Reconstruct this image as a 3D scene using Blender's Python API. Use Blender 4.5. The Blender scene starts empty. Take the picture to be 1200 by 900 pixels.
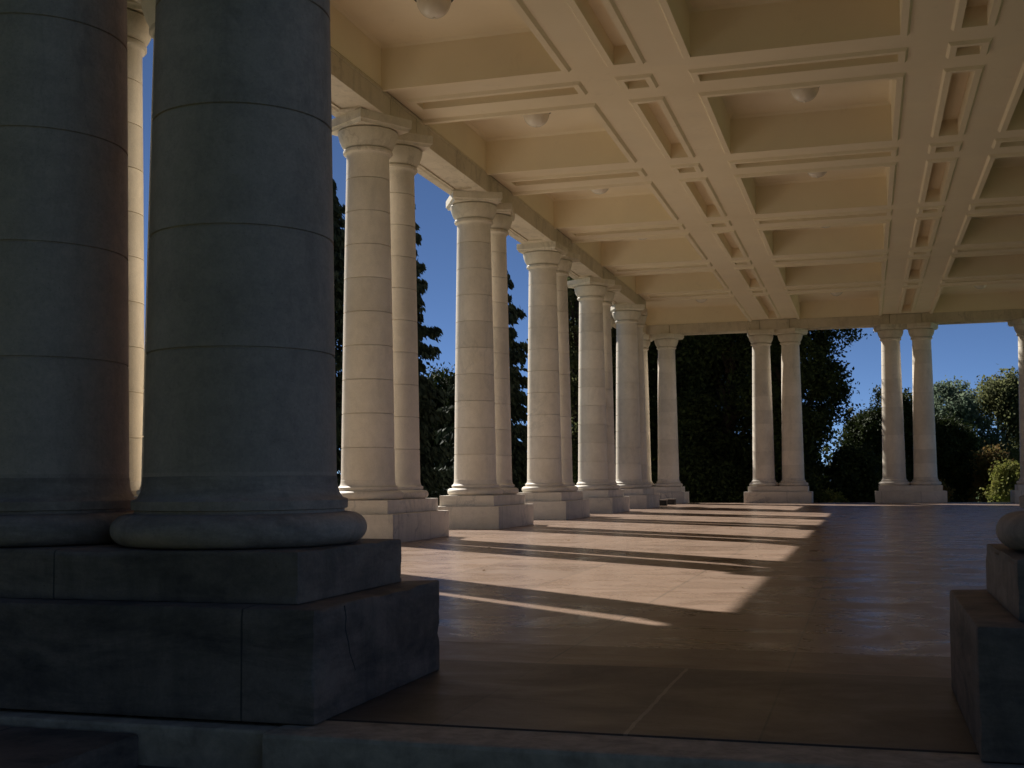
import bpy, bmesh, math, random
import numpy as np
from mathutils import Vector, Matrix

random.seed(7)
rng = np.random.default_rng(7)
SC = bpy.context.scene
COL = SC.collection

# ------------------------------------------------------------------ measures (metres)
XC = -0.92                      # axis of the pavilion
XL = -8.134                     # left colonnade axis
XO = -9.340                     # outer columns at the corner bays
XR, XRO = 2 * XC - XL, 2 * XC - XO
YN, YF = 5.351, 51.464          # near and far colonnade axes
Y0, LY = 13.722, 5.858          # first pair of the side rows, bay
LX = 5.216
P, W, S = 2.7356, 1.5258, 1.2034
PX = [-8.745, -3.527, 1.690, 6.905]      # pair centres of the end rows
NX = [-8.79, -3.573, 1.729, 6.945]
H1, H2, INS = 0.475, 0.7025, 0.155
ZS, ZB, ZC = 7.2416, 7.665, 8.37
AW = 0.431
GZ = -1.05                      # lawn level
SUN_H = Vector((-0.785, 0.619))
SUN_EL = math.atan(0.753)

# ------------------------------------------------------------------ materials
def new_mat(name):
    m = bpy.data.materials.new(name); m.use_nodes = True
    nt = m.node_tree; nt.nodes.clear()
    out = nt.nodes.new('ShaderNodeOutputMaterial')
    b = nt.nodes.new('ShaderNodeBsdfPrincipled')
    nt.links.new(b.outputs[0], out.inputs[0])
    return m, nt, b

class N:
    """small wrapper for node graphs"""
    def __init__(s, nt): s.nt = nt
    def node(s, t, **kw):
        n = s.nt.nodes.new(t)
        for k, v in kw.items(): setattr(n, k, v)
        return n
    def link(s, a, b): s.nt.links.new(a, b)
    def val(s, sock, v):
        if hasattr(v, 'is_linked') or isinstance(v, bpy.types.NodeSocket): s.link(v, sock)
        else: sock.default_value = v
    def math(s, op, a, b=0.0, clamp=False):
        n = s.node('ShaderNodeMath', operation=op, use_clamp=clamp)
        s.val(n.inputs[0], a); s.val(n.inputs[1], b); return n.outputs[0]
    def noise(s, vec, scale, detail=4, rough=.55, dist=0.0):
        n = s.node('ShaderNodeTexNoise'); s.link(vec, n.inputs['Vector'])
        n.inputs['Scale'].default_value = scale; n.inputs['Detail'].default_value = detail
        n.inputs['Roughness'].default_value = rough; n.inputs['Distortion'].default_value = dist
        return n.outputs['Fac']
    def ramp(s, fac, stops):
        n = s.node('ShaderNodeValToRGB'); s.link(fac, n.inputs[0])
        e = n.color_ramp.elements
        e[0].position, e[0].color = stops[0][0], (*stops[0][1], 1) if not isinstance(stops[0][1], float) else (stops[0][1],)*3+(1,)
        e[1].position, e[1].color = stops[-1][0], (*stops[-1][1], 1) if not isinstance(stops[-1][1], float) else (stops[-1][1],)*3+(1,)
        for p, c in stops[1:-1]:
            k = e.new(p); k.color = (*c, 1) if not isinstance(c, float) else (c, c, c, 1)
        return n.outputs[0]
    def mix(s, fac, a, b, mode='MIX'):
        n = s.node('ShaderNodeMix', data_type='RGBA', blend_type=mode)
        s.val(n.inputs[0], fac); s.val(n.inputs[6], a); s.val(n.inputs[7], b); return n.outputs[2]
    def scale_vec(s, vec, v):
        n = s.node('ShaderNodeMapping'); s.link(vec, n.inputs[0]); n.inputs['Scale'].default_value = v; return n.outputs[0]
    def bump(s, h, strength, dist):
        n = s.node('ShaderNodeBump'); s.link(h, n.inputs['Height'])
        n.inputs['Strength'].default_value = strength; n.inputs['Distance'].default_value = dist; return n.outputs[0]

def c4(c): return (*c, 1.0)

def marble(name, base, dark, stain=0.35, joints=(), axis='X', rough=.55, drum=False, vein=.5, grime=0.0, grain=.25, z0=.3025, mo=.22, ms=5.5):
    m, nt, b = new_mat(name); g = N(nt)
    tc = g.node('ShaderNodeTexCoord'); oi = g.node('ShaderNodeObjectInfo')
    # object space shifted per object so no two pieces share a pattern
    add = g.node('ShaderNodeVectorMath', operation='ADD')
    cmb = g.node('ShaderNodeCombineXYZ')
    r = g.math('MULTIPLY', oi.outputs['Random'], 40.0)
    for i in range(3): g.link(r, cmb.inputs[i])
    g.link(tc.outputs['Object'], add.inputs[0]); g.link(cmb.outputs[0], add.inputs[1])
    v = add.outputs[0]
    big = g.noise(v, .9, 5, .6, .4)
    col = g.mix(g.ramp(big, [(.35, 0.0), (.7, 1.0)]), c4(base), c4(tuple(x * y for x, y in zip(base, (.86, .85, .82)))))
    # grey veins: thin bands of a stretched, distorted noise
    vv = g.scale_vec(v, (1.0, 1.0, .55))
    vn = g.noise(vv, 1.1, 7, .62, .5)
    band = g.math('ABSOLUTE', g.math('SUBTRACT', vn, .5))
    veinf = g.math('MULTIPLY', g.ramp(band, [(0.0, 1.0), (.02, 0.0)]), vein)
    veinf = g.math('MULTIPLY', veinf, g.ramp(g.noise(v, .6, 2), [(.45, 0.0), (.65, 1.0)]))
    col = g.mix(veinf, col, c4(dark))
    # weather stains with a shape of their own, streaky in height
    sv = g.scale_vec(v, (2.2, 2.2, .5))
    st = g.ramp(g.noise(sv, 1.3, 6, .65, .3), [(.52, 0.0), (.78, 1.0)])
    col = g.mix(g.math('MULTIPLY', st, stain), col, c4(tuple(x * .42 for x in dark)))
    if grime:
        gv = g.scale_vec(v, (.8, .8, 3.2))
        gr = g.ramp(g.noise(gv, 1.5, 7, .7, .5), [(.42, 0.0), (.66, 1.0)])
        col = g.mix(g.math('MULTIPLY', gr, grime), col, c4((.035, .033, .032)))
    sep = g.node('ShaderNodeSeparateXYZ'); g.link(tc.outputs['Object'], sep.inputs[0])
    if drum:       # each drum was cut from another block
        fl = g.math('FLOOR', g.math('DIVIDE', g.math('SUBTRACT', sep.outputs['Z'], z0), .575))
        wn = g.node('ShaderNodeTexWhiteNoise', noise_dimensions='2D')
        cb = g.node('ShaderNodeCombineXYZ'); g.link(fl, cb.inputs[0]); g.link(r, cb.inputs[1]); g.link(cb.outputs[0], wn.inputs['Vector'])
        k = g.node('ShaderNodeMapRange'); g.link(wn.outputs['Value'], k.inputs[0]); k.inputs[3].default_value = .87; k.inputs[4].default_value = 1.04
        col = g.mix(1.0, col, k.outputs[0], 'MULTIPLY')
    for j in joints:
        a = g.math('ABSOLUTE', g.math('SUBTRACT', sep.outputs[axis], j))
        wob = g.math('MULTIPLY', g.noise(tc.outputs['Object'], 9, 2), .006)
        jf = g.math('LESS_THAN', a, g.math('ADD', wob, .0015))
        col = g.mix(g.math('MULTIPLY', jf, .8), col, c4((.06, .052, .045)))
    fine = g.noise(v, 60, 3, .7)
    pits = g.ramp(g.noise(v, 130, 2, .6), [(.66, 0.0), (.74, 1.0)])
    col = g.mix(g.math('MULTIPLY', pits, grain), col, c4(tuple(x * .3 for x in base)))
    mott = g.noise(v, ms, 9, .78, .2)
    col = g.mix(mo, col, g.ramp(mott, [(.38, (.62, .62, .63)), (.60, (1, 1, 1))]), 'MULTIPLY')
    col = g.mix(.18, col, g.ramp(fine, [(.3, (.3, .28, .26)), (.7, (1, 1, 1))]), 'MULTIPLY')
    g.link(col, b.inputs['Base Color'])
    b.inputs['Roughness'].default_value = rough
    b.inputs['Specular IOR Level'].default_value = .3
    g.link(g.bump(g.math('ADD', fine, g.math('MULTIPLY', g.noise(v, 14, 4), 2.0)), .25, .006), b.inputs['Normal'])
    return m

CREAM = (.87, .79, .67)
GREY = (.36, .35, .34)
M_SHAFT = marble('cream_marble_shaft', CREAM, (.45, .42, .38), .22, drum=True, rough=.5, vein=.3)
M_CAP = marble('cream_marble_carved', (.78, .71, .59), (.36, .30, .22), .35)
M_BASE = marble('cream_marble_base', (.80, .73, .63), GREY, .3, grime=.12)
M_PED = marble('cream_marble_block', (.76, .70, .61), GREY, .3, joints=(-1.12, .38), axis='X', vein=.9, grime=.1)
M_ARCH = marble('cream_marble_beam', (.70, .62, .50), (.30, .25, .20), .45)
M_FSHAFT = marble('weathered_grey_shaft', (.70, .535, .42), (.24, .19, .16), .35, drum=True, z0=.35, rough=.6, vein=.2, grime=.12, grain=.6, mo=.45, ms=13)  # weathered marble, colour also darkened for shade and warmed against blue skylight
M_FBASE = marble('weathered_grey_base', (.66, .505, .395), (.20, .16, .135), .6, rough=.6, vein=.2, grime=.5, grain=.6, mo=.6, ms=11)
M_FPED = marble('weathered_grey_block', (.33, .25, .195), (.10, .095, .08), .6, joints=(1.03, -.55), axis='X', rough=.65, vein=.2, grime=.72, grain=.6, mo=.6, ms=9)  # weathered block; base and grime deepened to put its shade into the colour
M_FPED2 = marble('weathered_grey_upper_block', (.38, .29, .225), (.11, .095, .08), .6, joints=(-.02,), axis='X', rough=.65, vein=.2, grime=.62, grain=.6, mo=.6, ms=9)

def plaster():
    m, nt, b = new_mat('cream_painted_plaster'); g = N(nt)
    tc = g.node('ShaderNodeTexCoord'); geo = g.node('ShaderNodeNewGeometry')
    v = geo.outputs['Position']
    n = g.noise(v, .7, 5, .6)
    col = g.mix(g.ramp(n, [(.3, 0.0), (.7, 1.0)]), c4((.87, .775, .59)), c4((.82, .72, .535)))
    s = g.ramp(g.noise(v, 2.3, 6, .7, .6), [(.6, 0.0), (.8, 1.0)])
    col = g.mix(g.math('MULTIPLY', s, .32), col, c4((.5, .43, .33)))
    p2 = g.ramp(g.noise(v, .33, 3, .5), [(.48, 0.0), (.52, 1.0)])     # a later coat of paint, patchy
    col = g.mix(g.math('MULTIPLY', p2, .3), col, c4((.78, .70, .55)))
    g.link(col, b.inputs['Base Color']); b.inputs['Roughness'].default_value = .75
    b.inputs['Specular IOR Level'].default_value = .2
    g.link(g.bump(g.noise(v, 30, 4), .15, .004), b.inputs['Normal'])
    return m
M_PLASTER = plaster()

def floor_mat():
    m, nt, b = new_mat('pink_stone_paving'); g = N(nt)
    geo = g.node('ShaderNodeNewGeometry'); v = geo.outputs['Position']
    sep = g.node('ShaderNodeSeparateXYZ'); g.link(v, sep.inputs[0])
    x, y = sep.outputs['X'], sep.outputs['Y']
    n1 = g.noise(v, .5, 6, .6, .3)
    pink = g.mix(g.ramp(n1, [(.3, 0.0), (.7, 1.0)]), c4((.275, .190, .142)), c4((.250, .172, .127)))
    # border of another, greyer stone along the near edge
    border = g.mix(g.ramp(g.noise(v, 1.1, 5), [(.3, 0.0), (.7, 1.0)]), c4((.150, .118, .094)), c4((.112, .090, .074)))
    isb = g.math('LESS_THAN', y, 6.45)
    col = g.mix(isb, pink, border)
    isb2 = g.math('MULTIPLY', g.math('LESS_THAN', y, 7.2), g.math('GREATER_THAN', y, 6.45))
    col = g.mix(g.math('MULTIPLY', isb2, .75), col, c4((.185, .135, .10)))
    # worn strokes running across (wear of years of sweeping and feet)
    st = g.noise(v, 1.2, 8, .68, .8)
    col = g.mix(g.math('MULTIPLY', g.ramp(st, [(.5, 0.0), (.75, 1.0)]), .09), col, c4((.19, .148, .12)))
    spots = g.ramp(g.noise(v, 7.5, 3, .5), [(.70, 0.0), (.74, 1.0)])
    col = g.mix(g.math('MULTIPLY', spots, .2), col, c4((.12, .09, .075)))
    # slab joints
    def grid(c, step, off, w):
        f = g.math('FRACT', g.math('DIVIDE', g.math('ADD', c, off), step))
        return g.math('LESS_THAN', f, w / step)
    jy = grid(y, 1.4645, 200 - .35, .010); jx = grid(x, 1.304, 200.92 + 1.304 + .32, .010)
    jb = g.math('MAXIMUM', g.math('LESS_THAN', g.math('ABSOLUTE', g.math('SUBTRACT', y, 6.45)), .006), g.math('LESS_THAN', g.math('ABSOLUTE', g.math('SUBTRACT', y, 7.2)), .005))
    jt = g.math('MAXIMUM', g.math('MAXIMUM', jx, jy), jb)
    col = g.mix(g.math('MULTIPLY', jt, g.ramp(g.noise(v, 1.3, 3), [(.3, .45), (.6, 1.0)])), col, c4((.085, .078, .065)))
    wn = g.node('ShaderNodeTexWhiteNoise', noise_dimensions='2D'); cb = g.node('ShaderNodeCombineXYZ')
    g.link(g.math('FLOOR', g.math('DIVIDE', g.math('ADD', y, 199.65), 1.4645)), cb.inputs[0]); g.link(g.math('FLOOR', g.math('DIVIDE', g.math('ADD', x, 202.544), 1.304)), cb.inputs[1]); g.link(cb.outputs[0], wn.inputs['Vector'])
    ks = g.node('ShaderNodeMapRange'); g.link(wn.outputs['Value'], ks.inputs[0]); ks.inputs[3].default_value = .87; ks.inputs[4].default_value = 1.05
    col = g.mix(1.0, col, ks.outputs[0], 'MULTIPLY')
    grit = g.ramp(g.noise(v, 55, 3, .7), [(.56, 0.0), (.70, 1.0)])
    col = g.mix(g.math('MULTIPLY', grit, g.math('ADD', .18, g.math('MULTIPLY', g.math('LESS_THAN', y, 7.2), .5))), col, c4((.07, .056, .048)))
    mj = g.math('MULTIPLY', g.math('LESS_THAN', g.math('ABSOLUTE', g.math('ADD', x, g.math('ADD', .93, g.math('MULTIPLY', g.noise(v, 6, 2), .02)))), .009), isb)
    col = g.mix(g.math('MULTIPLY', mj, .6), col, c4((.36, .30, .24)))
    # hairline cracks
    vo = g.node('ShaderNodeTexVoronoi', feature='DISTANCE_TO_EDGE'); vo.inputs['Scale'].default_value = .22
    dv = g.node('ShaderNodeVectorMath', operation='ADD'); nz = g.node('ShaderNodeTexNoise'); g.link(v, nz.inputs['Vector']); nz.inputs['Scale'].default_value = 1.1
    g.link(v, dv.inputs[0]); g.link(nz.outputs['Color'], dv.inputs[1]); g.link(dv.outputs[0], vo.inputs['Vector'])
    cr = g.math('MULTIPLY', g.math('LESS_THAN', vo.outputs['Distance'], .0016), g.ramp(g.noise(v, .35, 2), [(.5, 0.0), (.6, 1.0)]))
    col = g.mix(g.math('MULTIPLY', cr, .7), col, c4((.10, .07, .06)))
    g.link(col, b.inputs['Base Color'])
    ro = g.noise(g.scale_vec(v, (.8, 1.2, 1)), 1.3, 8, .74, .8)
    rr = g.node('ShaderNodeMapRange'); g.link(ro, rr.inputs[0])
    rr.inputs[1].default_value = .35; rr.inputs[2].default_value = .65; rr.inputs[3].default_value = .19; rr.inputs[4].default_value = .40
    g.link(g.math('ADD', rr.outputs[0], g.math('ADD', g.math('MULTIPLY', isb, .20), g.math('MULTIPLY', isb2, .12))), b.inputs['Roughness'])
    b.inputs['Specular IOR Level'].default_value = .5
    h = g.math('ADD', g.math('MULTIPLY', g.noise(v, 5.0, 3, .5), .25), g.math('ADD', g.math('MULTIPLY', g.noise(v, 14, 6, .7), .5), g.math('MULTIPLY', g.noise(v, 75, 3), .5)))
    g.link(g.bump(h, .10, .005), b.inputs['Normal'])
    return m
M_FLOOR = floor_mat()

def simple(name, a, c, scale=2., rough=.8, bump=.3, bscale=20, bdist=.01, spec=.3):
    m, nt, b = new_mat(name); g = N(nt)
    geo = g.node('ShaderNodeNewGeometry'); v = geo.outputs['Position']
    n = g.noise(v, scale, 6, .65, .3)
    g.link(g.mix(g.ramp(n, [(.32, 0.0), (.68, 1.0)]), c4(a), c4(c)), b.inputs['Base Color'])
    b.inputs['Roughness'].default_value = rough; b.inputs['Specular IOR Level'].default_value = spec
    if bump: g.link(g.bump(g.noise(v, bscale, 4), bump, bdist), b.inputs['Normal'])
    return m
M_GRANITE = simple('grey_granite_step', (.24, .19, .15), (.12, .10, .085), 6, .7, .35, 40, .008)
M_EDGE = simple('worn_edging_stone', (.66, .52, .37), (.36, .28, .20), 9, .7, .35, 40, .008)
M_BOUNCE_TERRACE = simple('pale_concrete_walk', (.66, .60, .50), (.60, .54, .45), 1.2, .9)
M_LAWN = simple('lawn_grass', (.075, .11, .03), (.05, .085, .02), .7, .95, .8, 30, .05)
M_ROOF = simple('roof_stone', (.5, .46, .38), (.42, .38, .31), 1.5, .8)
M_BARK = simple('bark', (.075, .055, .04), (.04, .03, .022), 5, .95, .8, 14, .03)
M_BOX = simple('dark_metal_box', (.045, .043, .04), (.03, .028, .026), 8, .5, .1)
M_PLATE = simple('dark_fitting_metal', (.05, .045, .04), (.035, .03, .025), 9, .5, .1)

def glass_mat():
    m, nt, b = new_mat('opal_lamp_glass'); g = N(nt)
    geo = g.node('ShaderNodeNewGeometry'); v = geo.outputs['Position']
    n = g.noise(v, 9, 4)
    g.link(g.mix(n, c4((.80, .75, .66)), c4((.70, .65, .56))), b.inputs['Base Color'])
    b.inputs['Roughness'].default_value = .22
    return m
M_GLASS = glass_mat()

def leaf_mat(name, a, c, trans=.35):
    m = bpy.data.materials.new(name); m.use_nodes = True; nt = m.node_tree; nt.nodes.clear(); g = N(nt)
    out = g.node('ShaderNodeOutputMaterial'); d = g.node('ShaderNodeBsdfPrincipled'); t = g.node('ShaderNodeBsdfTranslucent')
    geo = g.node('ShaderNodeNewGeometry')
    n = g.noise(geo.outputs['Position'], .9, 4)
    wn = g.node('ShaderNodeTexWhiteNoise', noise_dimensions='1D'); g.link(geo.outputs['Random Per Island'], wn.inputs['W'])
    f = g.math('ADD', g.math('MULTIPLY', n, .6), g.math('MULTIPLY', wn.outputs['Value'], .4))
    col = g.mix(g.ramp(f, [(.3, 0.0), (.7, 1.0)]), c4(a), c4(c))
    g.link(col, d.inputs['Base Color']); d.inputs['Roughness'].default_value = .7; d.inputs['Specular IOR Level'].default_value = .12
    g.link(col, t.inputs[0])
    mx = g.node('ShaderNodeMixShader'); mx.inputs[0].default_value = trans
    g.link(d.outputs[0], mx.inputs[1]); g.link(t.outputs[0], mx.inputs[2]); g.link(mx.outputs[0], out.inputs[0])
    return m
L_DARK = leaf_mat('dark_leaves', (.020, .030, .010), (.045, .060, .018), .2)  # shade of the backlit crowns is put into this dark leaf colour
L_SPRUCE = leaf_mat('spruce_needles', (.022, .032, .022), (.045, .058, .036), .1)
L_BLUE = leaf_mat('blue_green_leaves', (.10, .14, .10), (.17, .21, .14), .55)
L_OLIVE = leaf_mat('olive_leaves', (.10, .115, .05), (.16, .165, .075), .55)
L_ORANGE = leaf_mat('autumn_orange_leaves', (.17, .095, .035), (.11, .11, .04), .4)
L_LIME = leaf_mat('yellow_green_leaves', (.14, .16, .035), (.22, .21, .06), .35)

# ------------------------------------------------------------------ object helpers
def link(o): COL.objects.link(o); return o
def props(o, label=None, cat=None, group=None, kind=None):
    for k, v in (('label', label), ('category', cat), ('group', group), ('kind', kind or 'thing')):
        if v: o[k] = v
    return o
def empty(name, loc, label, cat, group=None, rz=0):
    o = bpy.data.objects.new(name, None); o.empty_display_size = .3
    o.location = loc; o.rotation_euler = (0, 0, rz); link(o)
    return props(o, label, cat, group)
def mesh_obj(name, bm_or_mesh, mat, parent=None, smooth=False, angle=35, loc=None):
    if isinstance(bm_or_mesh, bmesh.types.BMesh):
        me = bpy.data.meshes.new(name); bm_or_mesh.normal_update(); bm_or_mesh.to_mesh(me); bm_or_mesh.free()
    else: me = bm_or_mesh
    me.materials.append(mat)
    if smooth:
        me.shade_smooth(); me.set_sharp_from_angle(angle=math.radians(angle))
    o = bpy.data.objects.new(name, me); link(o)
    if parent: o.parent = parent
    if loc: o.location = loc
    return o
def copy_tree(o, parent=None):
    c = o.copy(); COL.objects.link(c)
    if parent: c.parent = parent
    for ch in list(o.children): copy_tree(ch, c)
    return c

def box(bm, x0, x1, y0, y1, z0, z1, bevel=0, seg=2):
    r = bmesh.ops.create_cube(bm, size=1)
    vs = r['verts']
    for v in vs:
        v.co = Vector((x0 if v.co.x < 0 else x1, y0 if v.co.y < 0 else y1, z0 if v.co.z < 0 else z1))
    if bevel:
        es = list({e for v in vs for e in v.link_edges})
        bmesh.ops.bevel(bm, geom=es, offset=bevel, segments=seg, affect='EDGES', profile=.6)
    return bm

def lathe(bm, prof, n=72, cap_top=False, cap_bot=False):
    rings = []
    for r, z in prof:
        rings.append([bm.verts.new((r * math.cos(2 * math.pi * k / n), r * math.sin(2 * math.pi * k / n), z)) for k in range(n)])
    for a, b in zip(rings, rings[1:]):
        for k in range(n):
            bm.faces.new((a[k], a[(k + 1) % n], b[(k + 1) % n], b[k]))
    if cap_top: bm.faces.new(rings[-1])
    if cap_bot: bm.faces.new(list(reversed(rings[0])))
    return bm

# ------------------------------------------------------------------ columns
# local z = 0 at the top of the pedestal (world H2)
HC = ZS - H2
def shaft_r(z):
    t = (z - .33) / (5.92 - .33)
    return .458 - .092 * t + .004 * math.sin(math.pi * t)
JOINTS = [.8775 + .575 * k for k in range(9)]
FJOINTS = [.925 + .575 * k for k in range(9)]

def base_mesh():
    bm = bmesh.new()
    prof = [(.30, 0.0), (.53, 0.002)]
    for k in range(1, 12):
        a = -math.pi / 2 + math.pi * k / 12
        prof.append((.528 + .078 * math.cos(a), .077 + .075 * math.sin(a)))
    prof += [(.528, .153), (.498, .156), (.496, .170), (.512, .174), (.514, .214), (.508, .220)]
    for k in range(1, 7):
        a = k / 6
        prof.append((.500 - .040 * math.sin(a * math.pi / 2), .222 + .10 * (1 - math.cos(a * math.pi / 2)) + .006 * a))
    prof.append((.457, .331))
    lathe(bm, prof); return bm
def shaft_mesh(joints, gd=.018):
    bm = bmesh.new(); prof = [(shaft_r(.331), .331)]
    z0 = .331
    for j in joints:
        for k in range(1, 5):
            z = z0 + (j - .007 - z0) * k / 5; prof.append((shaft_r(z), z))
        r = shaft_r(j)
        prof += [(r, j - .007), (r - gd, j - .004), (r - gd, j + .004), (r, j + .007)]
        z0 = j + .007
    for k in range(1, 4):
        z = z0 + (5.86 - z0) * k / 4; prof.append((shaft_r(z), z))
    prof += [(shaft_r(5.86), 5.86), (shaft_r(5.9) + .004, 5.895), (shaft_r(5.9) + .018, 5.918), (.405, 5.930)]
    lathe(bm, prof); return bm
def capital_mesh():
    bm = bmesh.new()
    prof = [(.30, 5.930), (.412, 5.931), (.424, 5.945), (.424, 5.985), (.414, 5.998), (.380, 6.000), (.380, 6.014), (.402, 6.016)]
    for k in range(0, 11):
        a = k / 10
        prof.append((.402 + .112 * a ** .72 + .010 * math.sin(math.pi * a), 6.018 + .268 * a))
    prof += [(.518, 6.300), (.505, 6.316), (.47, 6.318), (.47, 6.336), (.44, 6.338)]
    lathe(bm, prof, cap_top=True)
    return bm
def abacus_mesh():
    bm = bmesh.new()
    # cyma under a plain plate
    lv = [(.500, 6.334), (.506, 6.352), (.513, 6.372), (.526, 6.388), (.538, 6.394), (.538, HC)]
    rings = []
    for h, z in lv:
        rings.append([bm.verts.new((sx * h, sy * h, z)) for sx, sy in ((-1, -1), (1, -1), (1, 1), (-1, 1))])
    for a, b in zip(rings, rings[1:]):
        for k in range(4): bm.faces.new((a[k], a[(k + 1) % 4], b[(k + 1) % 4], b[k]))
    bm.faces.new(list(reversed(rings[0]))); bm.faces.new(rings[-1])
    return bm
def make_column(ms, mc, mb, joints):
    t = empty('marble_column', (0, 0, H2), 'x', 'column')
    mesh_obj('base', base_mesh(), mb, t, True)
    mesh_obj('shaft', shaft_mesh(joints, .018 if joints is JOINTS else .009), ms, t, True)
    c = mesh_obj('capital', capital_mesh(), mc, t, True)
    mesh_obj('abacus', abacus_mesh(), mc, c)
    return t

def make_pedestal(ml, mu, hx0, hx1, hy, seed=None, rough_edges=False):
    """lower and upper block; local x along the row"""
    t = empty('marble_pedestal', (0, 0, 0), 'x', 'pedestal')
    bm = bmesh.new(); box(bm, hx0, hx1, -hy, hy, 0, H1, .014)
    if rough_edges: wear(bm, 3)
    mesh_obj('lower_block', bm, ml, t, True, 50)
    bm = bmesh.new(); box(bm, hx0 + INS, hx1 - INS, -hy + INS, hy - INS, H1, H2, .012)
    if rough_edges: wear(bm, 5)
    mesh_obj('upper_block', bm, mu, t, True, 50)
    return t
def wear(bm, seed):
    """chipped, softened arrises on the two near pedestals"""
    from mathutils import noise
    bmesh.ops.subdivide_edges(bm, edges=[e for e in bm.edges if e.calc_length() > .2], cuts=14, use_grid_fill=True)
    zs = [v.co.z for v in bm.verts]; lo, hi = min(zs), max(zs)
    xs = [abs(v.co.x) for v in bm.verts]; ys = [abs(v.co.y) for v in bm.verts]
    mx, my = max(v.co.x for v in bm.verts), max(ys)
    mn = min(v.co.x for v in bm.verts)
    for v in bm.verts:
        e = sum((abs(v.co.z - hi) < .02, abs(abs(v.co.y) - my) < .02, abs(v.co.x - mx) < .02 or abs(v.co.x - mn) < .02))
        if e >= 2 and v.co.z > lo + .02:
            k = noise.noise(v.co * 4.0 + Vector((seed, 0, 0))) + .5 * noise.noise(v.co * 13.0)
            d = max(0, k) * .022
            v.co.z -= d * (abs(v.co.z - hi) < .02)
            v.co.x -= math.copysign(d, v.co.x - (mx + mn) / 2) * (abs(v.co.x - mx) < .02 or abs(v.co.x - mn) < .02)
            v.co.y -= math.copysign(d, v.co.y) * (abs(abs(v.co.y) - my) < .02)

PCOL = make_column(M_SHAFT, M_CAP, M_BASE, JOINTS)
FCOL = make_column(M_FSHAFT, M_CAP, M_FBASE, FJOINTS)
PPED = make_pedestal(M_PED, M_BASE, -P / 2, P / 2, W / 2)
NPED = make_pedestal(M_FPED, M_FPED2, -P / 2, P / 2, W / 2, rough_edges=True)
OPED = make_pedestal(M_PED, M_BASE, -.5, .7, W / 2)
used = set()
def put(proto, loc, rz, label, group, scale=1.0):
    o = proto if proto not in used else copy_tree(proto); used.add(proto)
    o.location = loc; o.rotation_euler = (0, 0, rz); o.scale = (scale, scale, 1)
    o['label'] = label; o['group'] = group
    return o
ORD = ['first', 'second', 'third', 'fourth', 'fifth', 'sixth']
# ---- left colonnade: pairs 0..5, pair 0 is mostly hidden by the near columns
GL = 'columns of the left colonnade'
ped_l = ['cream marble pedestal of the left row hidden behind the dark foreground columns',
  'cream two-step pedestal nearest behind the dark foreground plinth, foremost visible of the left row',
  'cream two-step pedestal second in the left row, standing clear at the sunlit floor',
  'cream two-step pedestal third of the visible ones along the left row',
  'small cream pedestal fourth of the visible ones along the left row',
  'small cream pedestal last in the left row, beside the far corner']
for k in range(6):
    y = Y0 + k * LY
    put(PPED, (XL, y, 0), math.pi / 2, ped_l[k], 'pedestals of the left colonnade')
    for c in (0, 1):
        w = ('nearer', 'farther')[c]
        if k == 0:
            lb = ('cream column edge seen in the slit between the two dark foreground columns',
                  'cream marble column hidden behind the right dark foreground column')[c]
        elif k == 1:
            lb = ('tallest fully visible cream column, directly right of the dark foreground column',
                  'cream column half hidden behind the tallest visible cream column of the left row')[c]
        else:
            lb = f'{w} cream column on the {ORD[k-1]} visible pedestal of the left colonnade'
        put(PCOL, (XL, y + (c - .5) * S, H2), (k * 2 + c) * 1.3, lb, GL)
# ---- outer columns of the corner bays on the left
for y, nm in ((Y0 - S / 2, 'near'), (Y0 + 5 * LY + S / 2, 'far')):
    lab = {'near': 'bright sunlit cream column seen between the two dark foreground columns',
           'far': 'outer cream column behind the last pair of the left row'}[nm]
    xo, yo = (XO + .08, y + .13) if nm == 'near' else (XO, y)
    put(PCOL, (xo, yo, H2), .7, lab, 'outer columns of the corner bays')
    put(OPED, (XO - .065, y, 0), math.pi, {'near': 'cream pedestal under the bright sunlit column behind the foreground pair',
        'far': 'cream pedestal under the outer column behind the last left pair'}[nm], 'outer pedestals of the corner bays')
# ---- right colonnade, mirror image, stands outside the frame but shades the floor
for k in range(6):
    y = Y0 + k * LY
    put(PPED, (XR, y, 0), -math.pi / 2, f'cream pedestal {ORD[k]} from the camera in the right colonnade, outside the frame', 'pedestals of the right colonnade')
    for c in (0, 1):
        put(PCOL, (XR, y + (c - .5) * S, H2), k + c * 2.2, f"{('nearer','farther')[c]} column on the {ORD[k]} right colonnade pedestal, outside the frame", 'columns of the right colonnade')
# ---- far colonnade
far_name = ['in the far left corner', 'left of the middle of the far row, before dark trees', 'right of the middle of the far row, against blue sky', 'at the right edge of the far row']
for j in range(4):
    put(PPED, (PX[j], YF, 0), 0, f'cream marble pedestal {far_name[j]}', 'pedestals of the far colonnade')
    for c in (0, 1):
        put(PCOL, (PX[j] + (c - .5) * S, YF, H2), j * 1.7 + c, f"{('left','right')[c]} cream column of pair {far_name[j]}", 'columns of the far colonnade')
# ---- near colonnade, dark, the camera looks out between its pairs
near_name = ['in the near left corner, outside the frame', 'on the big dark foreground plinth', 'on the dark plinth at the right edge', 'in the near right corner, outside the frame']
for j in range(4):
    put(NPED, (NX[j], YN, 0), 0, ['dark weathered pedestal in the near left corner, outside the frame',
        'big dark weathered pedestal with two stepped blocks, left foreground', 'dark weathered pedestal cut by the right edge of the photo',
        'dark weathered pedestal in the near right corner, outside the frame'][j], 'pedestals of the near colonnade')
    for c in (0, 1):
        put(FCOL, (NX[j] + (c - .5) * S, YN, H2), j * 2.1 + c * 1.1, f"{('left','right')[c]} dark grey weathered column {near_name[j]}", 'columns of the near colonnade', 1.02)

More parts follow.
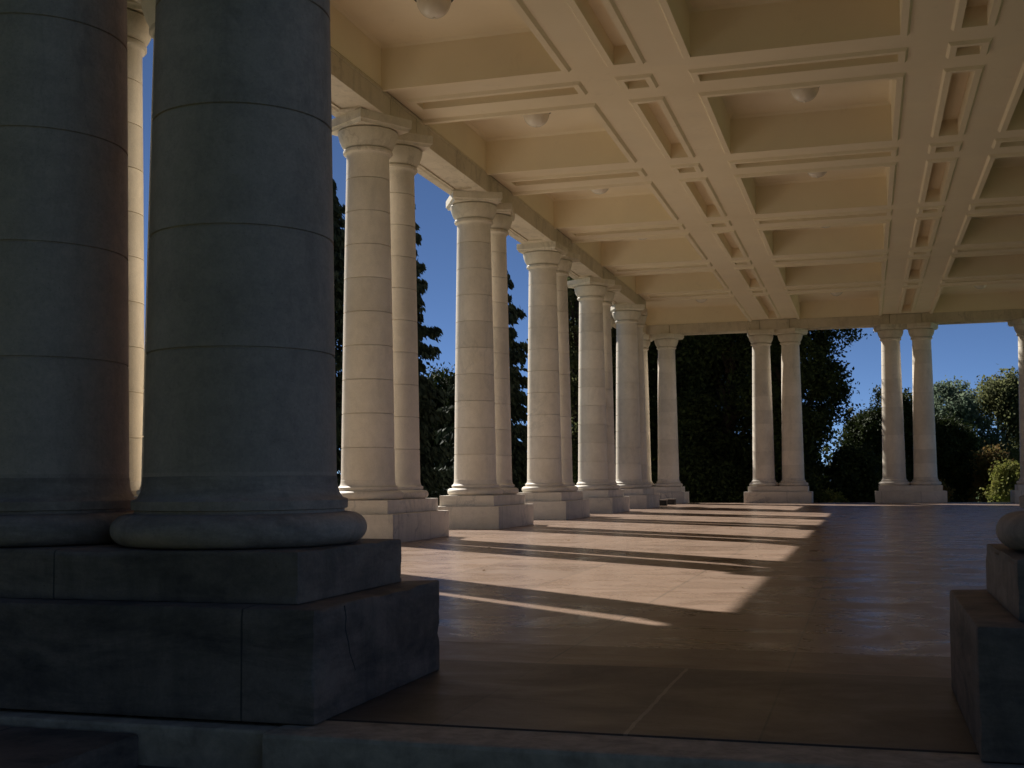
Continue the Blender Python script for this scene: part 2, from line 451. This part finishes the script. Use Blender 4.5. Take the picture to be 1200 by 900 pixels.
# ------------------------------------------------------------------ the roof: architraves, beams, coffers
ROOF = empty('pavilion_roof', (XC, (YN + YF) / 2, ZS), 'cream coffered pavilion ceiling with stone architraves carried by the colonnades', 'roof')
def rp(name, bm, mat, smooth=False, label=None):
    me = bpy.data.meshes.new(name)
    bmesh.ops.translate(bm, verts=bm.verts, vec=-Vector(ROOF.location)); bm.normal_update(); bm.to_mesh(me); bm.free()
    o = mesh_obj(name, me, mat, ROOF, smooth)
    if label: o['label'] = label
    return o

def q(bm, *co): return bm.faces.new([bm.verts.new(c) for c in co])
def frame_face(bm, x0, x1, y0, y1, z, holes):
    """flat downward face with rectangular holes (grid cut)"""
    xs = sorted({x0, x1, *[h[0] for h in holes], *[h[1] for h in holes]})
    ys = sorted({y0, y1, *[h[2] for h in holes], *[h[3] for h in holes]})
    for a, b in zip(xs, xs[1:]):
        for c, d in zip(ys, ys[1:]):
            mx, my = (a + b) / 2, (c + d) / 2
            if any(h[0] < mx < h[1] and h[2] < my < h[3] for h in holes): continue
            q(bm, (a, c, z), (a, d, z), (b, d, z), (b, c, z))
def ring(bm, r0, z0, r1, z1):
    A = [(r0[0], r0[2], z0), (r0[1], r0[2], z0), (r0[1], r0[3], z0), (r0[0], r0[3], z0)]
    B = [(r1[0], r1[2], z1), (r1[1], r1[2], z1), (r1[1], r1[3], z1), (r1[0], r1[3], z1)]
    for k in range(4): q(bm, A[k], B[k], B[(k + 1) % 4], A[(k + 1) % 4])
def inset(r, *d):
    d = d if len(d) == 4 else (d[0],) * 4
    return (r[0] + d[0], r[1] - d[1], r[2] + d[2], r[3] - d[3])
def slot(bm, r):
    """stepped recess panel cut up into the beam, r = outer rectangle"""
    r1 = inset(r, .04); r2 = inset(r, .14)
    ring(bm, r, ZB, r1, ZB - .05); ring(bm, r1, ZB - .05, r2, ZB - .05)
    ring(bm, r2, ZB - .05, inset(r2, .012), ZB + .25)
    r3 = inset(r2, .012); q(bm, (r3[0], r3[2], ZB + .25), (r3[0], r3[3], ZB + .25), (r3[1], r3[3], ZB + .25), (r3[1], r3[2], ZB + .25))

AXL = XL + AW                   # inner face of the side architraves
AXR = XR - AW
AYN, AYF = YN + AW, YF - AW
BO = .90                        # half width of the flat of a beam
ybm = [Y0 + k * LY for k in range(6)]
xbm = [-3.527, 1.690]
xcols = [(AXL - .0, xbm[0] - BO), (xbm[0] + BO, xbm[1] - BO), (xbm[1] + BO, AXR)]
yrows = [(AYN, ybm[0] - BO)] + [(ybm[k] + BO, ybm[k + 1] - BO) for k in range(5)] + [(ybm[5] + BO, AYF)]
# long beams: they run the length of the hall over the end pairs
for bx in xbm:
    bm = bmesh.new(); holes = []
    for (a, b) in yrows:
        holes.append((bx - .32, bx + .32, a + (.55 if a == AYN else .0), b - (.55 if b == AYF else 0.)))
    for yb in ybm: holes.append((bx - .32, bx + .32, yb - .34, yb + .34))
    frame_face(bm, bx - BO, bx + BO, AYN, AYF, ZB, holes)
    for h in holes: slot(bm, h)
    rp('long_beam', bm, M_PLASTER)
for i, (xa, xb) in enumerate(xcols):
    for yb in ybm:
        bm = bmesh.new()
        xa2, xb2 = xa, xb
        h = (xa2 + (.16 if i == 0 else 0), xb2 - (.16 if i == 2 else 0), yb - .32, yb + .32)
        h = (h[0] + .0, h[1] - .0, h[2], h[3])
        frame_face(bm, xa2, xb2, yb - BO, yb + BO, ZB, [h]); slot(bm, h)
        rp('cross_beam', bm, M_PLASTER)
WALLX = 1.25                    # the corner bays reach outwards to the outer columns
for i, (xa, xb) in enumerate(xcols):
    for j, (ya, yb) in enumerate(yrows):
        bm = bmesh.new(); r = (xa, xb, ya, yb)
        if j in (0, 6):
            if i == 0: r = (xa - WALLX, xb, ya, yb)
            if i == 2: r = (xa, xb + WALLX, ya, yb)
        dl, dr = (0 if i == 0 else 1), (0 if i == 2 else 1)
        dn, df = (0 if j == 0 else 1), (0 if j == 6 else 1)
        s1 = inset(r, *(.04 * k + .001 for k in (dl, dr, dn, df))); s2 = inset(r, *(.14 * k + .001 for k in (dl, dr, dn, df)))
        ring(bm, r, ZB, s1, ZB - .055); ring(bm, s1, ZB - .055, s2, ZB - .055)
        s3 = inset(s2, .006); s4 = inset(s3, .05)
        ring(bm, s2, ZB - .055, s3, ZC - .05); ring(bm, s3, ZC - .05, s4, ZC)
        q(bm, (s4[0], s4[2], ZC), (s4[0], s4[3], ZC), (s4[1], s4[3], ZC), (s4[1], s4[2], ZC))
        rp('ceiling_coffer', bm, M_PLASTER)
# filler over the side architrave at the corner bays handled by the wider coffers
def architrave(x0, x1, y0, y1, panels, along, joints):
    """solid stone beam, sunk soffit panels, cut joints on its faces, thin fillet near the top"""
    bm = bmesh.new(); zt = ZB - .004
    frame_face(bm, x0, x1, y0, y1, ZS, panels)
    for r in panels:
        r1 = inset(r, .03); r2 = inset(r, .07)
        ring(bm, r, ZS, r1, ZS + .02); ring(bm, r1, ZS + .02, r2, ZS + .02); ring(bm, r2, ZS + .02, r2, ZS + .05)
        q(bm, (r2[0], r2[2], ZS + .05), (r2[0], r2[3], ZS + .05), (r2[1], r2[3], ZS + .05), (r2[1], r2[2], ZS + .05))
    # side faces, with v-grooves at the joints
    def side(p0, p1, nrm, js):
        d = Vector(p1) - Vector(p0); L = d.length; d /= L
        cuts = [0.0]
        for t in js:
            if .05 < t < L - .05: cuts += [t - .013, t, t + .013]
        cuts.append(L)
        prof = [(ZS, 0.0), (ZB - .075, 0.0), (ZB - .068, .010), (ZB - .028, .014), (ZB - .024, -.012), (zt, -.012)]
        cols = []
        for n_, t in enumerate(cuts):
            g_ = -.06 if (0 < n_ < len(cuts) - 1 and (n_ - 2) % 3 == 0) else 0.0
            cols.append([bm.verts.new((p0[0] + d.x * t + nrm[0] * (o + g_), p0[1] + d.y * t + nrm[1] * (o + g_), z)) for z, o in prof])
        for a, b in zip(cols, cols[1:]):
            for k in range(len(prof) - 1): bm.faces.new((a[k], b[k], b[k + 1], a[k + 1]))
    js = joints
    if along == 'y':
        side((x1, y0), (x1, y1), (1, 0), [j - y0 for j in js]); side((x0, y1), (x0, y0), (-1, 0), [y1 - j for j in reversed(js)])
        side((x0, y0), (x1, y0), (0, -1), []); side((x1, y1), (x0, y1), (0, 1), [])
    else:
        side((x0, y0), (x1, y0), (0, -1), [j - x0 for j in js]); side((x1, y1), (x0, y1), (0, 1), [x1 - j for j in reversed(js)])
        side((x1, y0), (x1, y1), (1, 0), []); side((x0, y1), (x0, y0), (-1, 0), [])
    q(bm, (x0 - .01, y0 - .01, zt), (x1 + .01, y0 - .01, zt), (x1 + .01, y1 + .01, zt), (x0 - .01, y1 + .01, zt))
    rp('architrave', bm, M_ARCH)
ya_, yb_ = Y0 - S / 2 - AW, Y0 + 5 * LY + S / 2 + AW
jy = sorted([y - .62 for y in ybm] + [y + .62 for y in ybm])
for cx in (XL, XR):
    pan = [(cx - .27, cx + .27, ybm[k] + S / 2 + .62, ybm[k + 1] - S / 2 - .62) for k in range(5)]
    architrave(cx - AW, cx + AW, ya_, yb_, pan, 'y', jy)
for y in (YN, YF):
    xs = PX if y == YF else NX
    x0, x1 = XO - AW, XRO + AW
    pan = [(xs[k] + S / 2 + .62, xs[k + 1] - S / 2 - .62, y - .27, y + .27) for k in range(3)]
    jx = sorted([x - .62 for x in xs[1:3]] + [x + .62 for x in xs[1:3]] + [XL + .2, XR - .2])
    architrave(x0, x1, y - AW, y + AW, pan, 'x', jx)
for cx, d in ((XO, -1), (XRO, 1)):
    architrave(cx - AW, cx + AW, YN + AW + .02, ya_ + 2 * AW, [(cx - .27, cx + .27, YN + 1.2, ya_ - .3)], 'y', [])
    architrave(cx - AW, cx + AW, yb_ - 2 * AW, YF - AW - .02, [(cx - .27, cx + .27, yb_ + .3, YF - 1.2)], 'y', [])
# frieze, cornice and slab above (outside faces)
bm = bmesh.new()
for cx, d in ((XL, -1), (XR, 1)):
    a, b = sorted((cx + d * .08, cx + d * (AW - .02)))
    box(bm, a, b, ya_, yb_, ZB, 8.5)
    for (u, v) in ((YN - AW + .02, ya_ + 2 * AW), (yb_ - 2 * AW, YF + AW - .02)):
        o = XO if d < 0 else XRO
        a, b = sorted((o + d * .08, o + d * (AW - .02))); box(bm, a, b, u, v, ZB, 8.5)
    for u in (ya_ + .43, yb_ - .43):
        o = XO if d < 0 else XRO
        a, b = sorted((cx + d * .44, o + d * .05)); box(bm, a, b, u - .2, u + .2, ZB, 8.5)
for y, d in ((YN, -1), (YF, 1)):
    a, b = sorted((y + d * .08, y + d * (AW - .025))); box(bm, XO - .05, XRO + .05, a, b, ZB, 8.5)
rp('frieze', bm, M_ARCH)
bm = bmesh.new()
box(bm, XL - .62, XR + .62, YN - .62, YF + .62, 8.502, 8.95, .05)
for a, b in ((XO - .62, XL - .64), (XR + .64, XRO + .62)):
    box(bm, a, b, YN - .62, ya_ + 2 * AW + .1, 8.502, 8.95, .05); box(bm, a, b, yb_ - 2 * AW - .1, YF + .62, 8.502, 8.95, .05)
rp('cornice', bm, M_ROOF)
bm = bmesh.new(); box(bm, XL + .3, XR - .3, YN + .3, YF - .3, 8.96, 9.6, .08); rp('attic', bm, M_ROOF)

# ------------------------------------------------------------------ ceiling lights
LIGHT = empty('ceiling_light', (0, 0, 0), 'x', 'ceiling light')
bm = bmesh.new(); lathe(bm, [(.09, .08), (.10, .012), (.31, 0), (.335, -.02), (.33, -.055), (.27, -.07)], 40, False, False); mesh_obj('mounting_plate', bm, M_PLATE, LIGHT, True)
bm = bmesh.new(); prof = [(.285, -.06)]
for k in range(1, 13):
    a = k / 12 * math.pi / 2; prof.append((max(.285 * math.cos(a) ** .85, .018), -.07 - .275 * math.sin(a)))
lathe(bm, prof, 40, True)
bw = mesh_obj('glass_bowl', bm, M_GLASS, LIGHT, True, 60)
bm = bmesh.new(); lathe(bm, [(.016, -.342), (.022, -.346), (.022, -.354), (.010, -.366), (.004, -.368)], 16, True); mesh_obj('finial', bm, M_GLASS, bw, True)
colw = ['left', 'middle', 'right']
for i, (xa, xb) in enumerate(xcols):
    for j, (ya, yb) in enumerate(yrows):
        xx, yy = (xa + xb) / 2, (ya + yb) / 2
        if j == 6: yy -= .2
        where = 'nearest the camera' if j == 0 else f'{ORD[j-1]} from the near end' if j < 6 else 'at the far wall'
        put(LIGHT, (xx, yy, ZC - .06), i + j, f'round opal bowl light in the {colw[i]} coffer row, {where}' if j else f'round opal bowl light in the near end coffer of the {colw[i]} row', 'opal ceiling lights', .92)

# ------------------------------------------------------------------ floor, steps, ground
def struct(name, bm, mat, smooth=False):
    o = mesh_obj(name, bm, mat, None, smooth); o['kind'] = 'structure'; return o
EX0, EX1, EY0, EY1 = -10.35, 8.5, 4.40, 52.35
bm = bmesh.new(); box(bm, EX0 + .36, EX1 - .36, 4.745, EY1 - .36, -.30, 0.0); struct('floor', bm, M_FLOOR)
# edging stone round the floor, top a few mm lower, worn
bm = bmesh.new()
box(bm, -2.36, .55, EY0 + .02, 4.742, -.2, -.003, .02)
box(bm, .558, EX1, EY0 + .03, 4.742, -.2, -.002, .015)
box(bm, EX0, -2.372, EY0 + .10, 4.742, -.2, -.012, .012)
box(bm, EX0, EX0 + .35, 4.745, EY1, -.2, -.006, .015); box(bm, EX1 - .35, EX1, 4.745, EY1, -.2, -.006, .015)
box(bm, EX0 + .36, EX1 - .36, EY1 - .35, EY1, -.2, -.006, .015)
struct('floor_edging', bm, M_EDGE)
bm = bmesh.new()
for k in range(1, 6):
    o = .38 * k; z = -.012 - .17 * k
    box(bm, EX0 - o, EX1 + o, EY0 - o, EY1 + o, z - .17, z, .012)
struct('steps', bm, M_GRANITE)
# low cheek block beside the steps at the left edge
t = empty('stone_cheek_block', (-4.6, 3.6, GZ), 'dark stone cheek block beside the steps, lower left corner', 'stone block')
bm = bmesh.new(); box(bm, -1.6, 1.64, -1.3, .885, .0, GZ * -1 - .045, .02); mesh_obj('block', bm, M_FPED, t, True)
bm = bmesh.new(); box(bm, -60, 60, -40, 130, GZ - .3, GZ + .01)
bm2 = bmesh.new()
for r in ((-400, 400, -300, 500),):
    q(bm2, (r[0], r[2], GZ), (r[1], r[2], GZ), (r[1], r[3], GZ), (r[0], r[3], GZ))
bm.free(); struct('lawn', bm2, M_LAWN)
bm = bmesh.new(); z = GZ + .006
x0, x1, y0, y1 = EX0 - 7.5, EX1 + 5.2, EY0 - 2.6, EY1 + 2.6
q(bm, (x0, y0, z), (x1, y0, z), (x1, y1, z), (x0, y1, z)); struct('terrace', bm, M_BOUNCE_TERRACE)  # added paving, kept broad and pale to bounce sunlight up to the ceiling

# a crack down the side of the near plinth, and chips of mortar at its foot
NEARPED = next(o for o in bpy.data.objects if o.get('label', '').startswith('big dark weathered pedestal'))
bm = bmesh.new(); path = [(4.885, .462, .0025), (4.90, .41, .005), (4.893, .36, .004), (4.925, .30, .005), (4.94, .25, .0035), (4.985, .19, .003), (5.0, .165, .0008)]
L_ = []; 
for (yy, zz, ww) in path:
    X_ = NX[1] + P / 2
    L_.append([bm.verts.new((X_ + dx - NX[1], yy + dy * ww - YN, zz)) for dx, dy in ((-.02, -1), (.0012, -1), (.0012, 1), (-.02, 1))])
for a, b in zip(L_, L_[1:]):
    for n_ in range(4): bm.faces.new((a[n_], a[(n_ + 1) % 4], b[(n_ + 1) % 4], b[n_]))
mesh_obj('crack', bm, M_BOX, NEARPED)
M_LEAF = simple('dry_leaf', (.42, .32, .19), (.30, .21, .12), 30, .8, .2)
leaf0 = None
def leaf_mesh():
    bm = bmesh.new(); c = []
    for i in range(9):
        t = i / 8; w_ = .017 * math.sin(math.pi * t) ** .8; x_ = (t - .5) * .075; z_ = .004 + .010 * math.sin(math.pi * t * 1.0) * .4
        c.append([bm.verts.new((x_, -w_, z_ + .008)), bm.verts.new((x_, 0, z_)), bm.verts.new((x_, w_, z_ + .010))])
    for a, b in zip(c, c[1:]):
        for n_ in (0, 1): bm.faces.new((a[n_], b[n_], b[n_ + 1], a[n_ + 1]))
    bmesh.ops.solidify(bm, geom=bm.faces[:], thickness=.0012)
    return bm
LEAF = mesh_obj('fallen_leaf', leaf_mesh(), M_LEAF, None, True)
props(LEAF, 'x', 'leaf', 'dry leaves blown on the floor')
for n_ in range(8):
    xx, yy = random.uniform(-5.6, -1.0), random.uniform(10.5, 26)
    put(LEAF, (xx, yy, .001), random.uniform(0, 6.28), 'small dry brown leaf lying on the pavilion floor', 'dry leaves blown on the floor', random.uniform(.45, .8))

# two small boxes by the far left corner
BOX = empty('floodlight_box', (0, 0, 0), 'x', 'box')
bm = bmesh.new(); box(bm, -.17, .17, -.15, .15, 0, .20, .01); mesh_obj('housing', bm, M_BOX, BOX, True)
bm = bmesh.new(); box(bm, -.19, .19, -.17, .17, .202, .232, .006); mesh_obj('lid', bm, M_GRANITE, BOX, True)  # paler top piece stands for sunlight falling on the box
put(BOX, (-7.62, 46.6, 0), .05, 'small dark box with pale lid against the last left pedestal', 'small boxes near the far left corner')
put(BOX, (-7.60, 48.6, 0), -.1, 'small dark box with pale lid right before the far corner pedestal', 'small boxes near the far left corner')

# ------------------------------------------------------------------ trees
def np_mesh(name, verts, faces4):
    me = bpy.data.meshes.new(name)
    n, f = len(verts), len(faces4)
    me.vertices.add(n); me.vertices.foreach_set('co', np.asarray(verts, np.float32).ravel())
    me.loops.add(f * 4); me.loops.foreach_set('vertex_index', np.asarray(faces4, np.int32).ravel())
    me.polygons.add(f); me.polygons.foreach_set('loop_start', np.arange(0, f * 4, 4, dtype=np.int32))
    me.update(calc_edges=True); me.validate()
    return me
def leaves(centres, size, elong=1.5, droop=None, jitter=.4):
    """one folded leaf-shaped quad (kite) per centre with a random facing"""
    n = len(centres)
    a = rng.normal(size=(n, 3)); a /= np.linalg.norm(a, axis=1)[:, None]
    if droop is not None: a = a * .45 + droop; a /= np.linalg.norm(a, axis=1)[:, None]
    b = rng.normal(size=(n, 3)); b -= (b * a).sum(1)[:, None] * a; b /= np.linalg.norm(b, axis=1)[:, None]
    c = np.cross(a, b)
    s = size * (1 + jitter * rng.uniform(-1, 1, n))[:, None]
    v = np.stack([centres - a * s * elong * .5, centres + b * s * .42 + c * s * .08 - a * s * .1, centres + a * s * elong * .5, centres - b * s * .42 + c * s * .08 - a * s * .1], 1)
    return v.reshape(-1, 3), np.arange(n * 4).reshape(-1, 4)
def tube(bm, pts, rad, n=7):
    rings = []
    for i, (p_, r) in enumerate(zip(pts, rad)):
        p_ = Vector(p_); d = (Vector(pts[min(i + 1, len(pts) - 1)]) - Vector(pts[max(i - 1, 0)])).normalized()
        u = d.orthogonal().normalized(); w = d.cross(u)
        rings.append([bm.verts.new(p_ + (u * math.cos(2 * math.pi * k / n) + w * math.sin(2 * math.pi * k / n)) * r) for k in range(n)])
    for a, b in zip(rings, rings[1:]):
        # match ring starts to avoid twisting
        best = min(range(n), key=lambda s: (a[0].co - b[s].co).length)
        for k in range(n): bm.faces.new((a[k], a[(k + 1) % n], b[(k + 1 + best) % n], b[(k + best) % n]))
def broadleaf(x, y, h, rx, label, mat, leaf=.26, n=16000, base=.12, group='trees round the pavilion', name='broadleaf_tree', clumps=46, z=GZ, ry=None):
    t = empty(name, (x, y, z), label, 'tree', group)
    ry = ry or rx
    bm = bmesh.new(); top = h * .78
    pts = [(0, 0, -.2)] + [(random.uniform(-.12, .12) * k, random.uniform(-.12, .12) * k, top * k / 6) for k in range(1, 7)]
    r0 = .028 * h; tube(bm, pts, [r0 * 1.3] + [r0 * (1 - .14 * k) for k in range(1, 7)], 10)
    cz0 = h * base; cc = []
    for i in range(clumps):
        while True:
            u = rng.uniform(-1, 1, 3)
            if np.linalg.norm(u) < 1: break
        u /= max(np.linalg.norm(u), .01) ** .55
        w = 1 - .35 * max(0, u[2])
        c = np.array([u[0] * rx * w * .86, u[1] * ry * w * .86, cz0 + (h - cz0) * (.5 + .46 * u[2])])
        cc.append((c, rng.uniform(.16, .34) * min(rx, ry) + .35))
        if i % 3 == 0:
            zb = min(c[2] * .72, top * .95); p0 = Vector((0, 0, zb * .8)); pm = p0.lerp(Vector(c), .55) + Vector((0, 0, .25))
            tube(bm, [p0, pm, Vector(c)], [r0 * .35, r0 * .2, r0 * .07], 6)
    mesh_obj('trunk', bm, M_BARK, t, True)
    per = n // clumps; C = []
    for c, r in cc:
        sub = rng.normal(size=(9, 3)); sub = sub / np.linalg.norm(sub, axis=1)[:, None] * r * rng.uniform(.4, 1.0, (9, 1))
        k = rng.integers(0, 9, per)
        pp = c + sub[k] * (1, 1, .8) + rng.normal(size=(per, 3)) * r * .27
        C.append(pp)
    C = np.concatenate(C); C[:, 2] = np.maximum(C[:, 2], .15)
    v, f = leaves(C, leaf)
    mesh_obj('crown', np_mesh('crown', v, f), mat, t)
    return t
def conifer(x, y, h, r, label, mat=None, n_br=150, group='spruces outside the left colonnade', z=GZ, seed=0, dens=1.0, base=.06):
    t = empty('spruce_tree', (x, y, z), label, 'tree', group)
    bm = bmesh.new(); tube(bm, [(0, 0, -.2), (0.05, 0, h * .5), (0, 0, h)], [.02 * h, .011 * h, .01], 9)
    C, D = [], []
    for i in range(n_br):
        f = base + (1 - base) * (i + random.random()) / n_br
        L = r * (1 - f) ** .8 * random.uniform(.45, 1.2) + .16
        a = i * 2.399 + random.uniform(-.3, .3); zz = h * f
        tip = Vector((math.cos(a) * L, math.sin(a) * L, zz - L * random.uniform(.12, .4) + .1 * L))
        p0 = Vector((0, 0, zz)); mid = p0.lerp(tip, .5) + Vector((0, 0, -.06 * L))
        if i % 2 == 0: tube(bm, [p0, mid, tip], [.03, .02, .008], 5)
        m = int(260 * dens * (L / r * 1.3 + .2))
        tt = rng.uniform(.12, 1.0, m) ** .75
        p = np.array(p0)[None] * (1 - tt)[:, None] + np.array(tip)[None] * tt[:, None]
        sp = (.30 * L * (1 - tt * .65) + .10)[:, None]
        side = np.array([-math.sin(a), math.cos(a), 0])
        p = p + side * rng.normal(size=(m, 1)) * sp * .6 + np.array([0, 0, -1]) * np.abs(rng.normal(size=(m, 1))) * sp * .5
        C.append(p); D.append(np.tile(np.array([math.cos(a) * .5, math.sin(a) * .5, -.75]), (m, 1)))
    mesh_obj('trunk', bm, M_BARK, t, True)
    C = np.concatenate(C); D = np.concatenate(D)
    v, f = leaves(C, .15, 2.0, D)
    mesh_obj('crown', np_mesh('crown', v, f), mat or L_SPRUCE, t)
    return t

conifer(-19.8, 42.2, 13.9, 4.2, 'dark spruce seen just right of the foreground columns, left of the first cream column', n_br=150)
conifer(-18.1, 45.2, 15.2, 2.6, 'dark ragged spruce showing its branches right of the first cream column pair', n_br=150)
conifer(-15.6, 50.2, 13.4, 3.0, 'dark spruce in the gap right of the second cream column pair', n_br=120)
broadleaf(-20.6, 58.5, 7.4, 3.0, 'low rounded dark tree below the blue sky between the first and second pairs', L_DARK, n=49400, base=.03, leaf=0.122)
broadleaf(-14.3, 61.5, 17.0, 2.3, 'tall green tree glimpsed through the narrow gap beside the third pair', L_OLIVE, n=64600, base=.05, clumps=60, leaf=0.122)
broadleaf(-13.6, 71, 20, 4.2, 'tall dark tree behind the far left corner pedestal', L_DARK, n=76000, base=.05, clumps=60, leaf=0.144)
broadleaf(-10.4, 64.5, 19, 4.4, 'big black-green tree filling the first far opening beside the corner column', L_DARK, n=133000, base=.06, clumps=80, leaf=0.130)
broadleaf(-6.6, 61.5, 18, 3.7, 'big dark tree behind the left pair of the far row', L_DARK, n=114000, base=.05, clumps=70, leaf=0.130)
broadleaf(-3.5, 59.5, 15.5, 2.5, 'tall dark tree with ragged edge against the sky in the middle far opening', L_DARK, n=95000, base=.04, clumps=64, leaf=0.115)
broadleaf(1.3, 70, 6.9, 2.5, 'low dark tree left of and behind the right far pair', L_DARK, n=53200, base=.02, leaf=0.122)
broadleaf(5.2, 78, 8.0, 2.3, 'blue-green tree with airy top just right of the right far pair', L_BLUE, n=24700, base=.1, leaf=0.137, clumps=34)
broadleaf(4.3, 70, 5.2, 1.5, 'dark shaded tree low under the blue-green tree', L_DARK, n=38000, base=.02, leaf=0.122)
broadleaf(8.2, 80, 8.4, 2.9, 'olive green tree rising at the right edge of the far opening', L_OLIVE, n=32300, base=.1, leaf=0.137, clumps=40)
broadleaf(6.45, 67, 3.5, 1.3, 'rusty orange autumn bush below the olive tree', L_ORANGE, n=7000, base=.05, leaf=.13, name='autumn_bush', clumps=20, group='bushes beyond the far floor edge')
broadleaf(7.0, 63, 2.6, 1.05, 'yellow-green bush beside the right edge far pedestal', L_LIME, n=6000, base=.05, leaf=.12, name='leafy_bush', clumps=18, group='bushes beyond the far floor edge')
broadleaf(-1.55, 57.3, 1.35, .75, 'small yellow-green shrub low in the middle far opening', L_LIME, n=2400, base=.05, leaf=.09, name='leafy_bush', clumps=10, group='bushes beyond the far floor edge')
broadleaf(3.1, 58.2, 1.75, .45, 'small orange-tinted shrub beside the right far pedestal', L_ORANGE, n=1400, base=.05, leaf=.09, name='autumn_bush', clumps=8, group='bushes beyond the far floor edge')
broadleaf(-6.0, 58.5, 2.3, 1.9, 'dark low shrub at the foot of the big tree in the first far opening', L_DARK, n=9000, base=.03, leaf=.12, name='leafy_bush', clumps=22, group='bushes beyond the far floor edge')
for (x, y, h, r, lb) in ((-8.6, 59.0, 3.4, 2.3, 'dark shrub low beside the corner column in the first far opening'),
                         (-3.4, 57.8, 3.0, 1.9, 'dark shrub under the ragged tree, right of the left far pair'),
                         (-.6, 60.5, 3.3, 1.6, 'dark shrub low in the gap left of the right far pair')):
    broadleaf(x, y, h, r, lb, L_DARK, n=13000, base=.02, leaf=.12, name='leafy_bush', clumps=30, group='dark shrubs beyond the far floor edge')
# unseen trees, added to block sun and sky light at the near end
ADDED_SHADE = 'shade trees round the near end'
broadleaf(-14.8, 11.6, 14.6, 2.5, 'dense shade tree left of the near corner, outside the frame', L_DARK, n=26000, base=.10, leaf=.26, ry=3.4, clumps=60, group=ADDED_SHADE)
broadleaf(-14.9, 15.35, 17.5, 1.75, 'tall narrow shade tree left of the near corner, outside the frame', L_DARK, n=30000, base=.10, leaf=.26, clumps=70, group=ADDED_SHADE)
for (x, y, h, r, lb) in ((-14, -6, 13, 4.8, 'dark shade tree behind the camera at the far left'), (-5.0, -6.0, 13, 4.6, 'dark shade tree behind the camera, left'),
                         (1.2, -6.6, 14, 4.0, 'dark shade tree straight behind the camera')):
    broadleaf(x, y, h, r, lb + ', outside the frame', L_DARK, n=16000, base=.03, leaf=.36, clumps=70, group=ADDED_SHADE)
# the far-off wood that closes the park all round
C = []
for k in range(420):
    a = rng.uniform(0, 1); x = -95 + 190 * a; y = rng.uniform(104, 122); hh = rng.uniform(3.0, 6.0); r = rng.uniform(1.4, 2.6)
    C.append(np.array([x, y, GZ + hh * rng.uniform(.1, .95)]) + rng.normal(size=(90, 3)) * (r * .6, r * .6, r * .42))
for k in range(260):
    a = rng.uniform(0, 1); y = 20 + 95 * a; x = rng.uniform(-78, -62); hh = rng.uniform(3, 6.5); r = rng.uniform(1.4, 2.6)
    C.append(np.array([x, y, GZ + hh * rng.uniform(.1, .95)]) + rng.normal(size=(90, 3)) * (r * .6, r * .6, r * .42))
C = np.concatenate(C); C[:, 2] = np.maximum(C[:, 2], GZ + .1)
v, f = leaves(C, .5)
o = mesh_obj('distant_wood', np_mesh('distant_wood', v, f), L_DARK)
props(o, 'dark far-off wood closing the park along the horizon', 'wood', None, 'stuff')

# ------------------------------------------------------------------ light
w = bpy.data.worlds.new('World'); SC.world = w; w.use_nodes = True
nt = w.node_tree; nt.nodes.clear()
sky = nt.nodes.new('ShaderNodeTexSky'); sky.sky_type = 'NISHITA'; sky.sun_disc = False
AZ = math.atan2(SUN_H.x, SUN_H.y)
sky.sun_elevation = SUN_EL; sky.sun_rotation = AZ % (2 * math.pi)
sky.altitude = 8000; sky.air_density = .8; sky.dust_density = 0.55; sky.ozone_density = 3.6
bg = nt.nodes.new('ShaderNodeBackground'); bg.inputs[1].default_value = .05
ow = nt.nodes.new('ShaderNodeOutputWorld'); nt.links.new(sky.outputs[0], bg.inputs[0]); nt.links.new(bg.outputs[0], ow.inputs[0])
ld = bpy.data.lights.new('sun', 'SUN'); ld.energy = 5.0; ld.angle = math.radians(.53); ld.color = (1.0, .945, .86)
so = bpy.data.objects.new('sun', ld); link(so)
d = Vector((SUN_H.x * math.cos(SUN_EL), SUN_H.y * math.cos(SUN_EL), math.sin(SUN_EL))).normalized()
so.rotation_euler = d.to_track_quat('Z', 'Y').to_euler(); so.location = (-30, 40, 40)

# ------------------------------------------------------------------ camera (solved from the photograph's vanishing lines)
f, cy, yaw, pitch, roll = 1409.6, 477.0, -.2856, .0615, -.008
F = Vector((math.sin(yaw) * math.cos(pitch), math.cos(yaw) * math.cos(pitch), math.sin(pitch)))
R = Vector((math.cos(yaw), -math.sin(yaw), 0)); U = R.cross(F)
R2 = math.cos(roll) * R + math.sin(roll) * U; U2 = -math.sin(roll) * R + math.cos(roll) * U
cam = bpy.data.cameras.new('camera'); co = bpy.data.objects.new('camera', cam); link(co)
m = Matrix((R2, U2, -F)).transposed().to_4x4(); m.translation = (0, 0, 1.0); co.matrix_world = m
cam.sensor_width = 36; cam.lens = f / 1200 * 36; cam.shift_y = (cy - 450) / 1200
cam.clip_start = .05; cam.clip_end = 2000
SC.camera = co
SC.view_settings.view_transform = 'Standard'; SC.view_settings.look = 'None'
SC.view_settings.exposure = 0.84; SC.view_settings.gamma = 1.0
try: SC.view_settings.use_curve_mapping = False
except Exception: pass
SC.cycles.max_bounces = 10; SC.cycles.diffuse_bounces = 6
SC.cycles.use_denoising = True
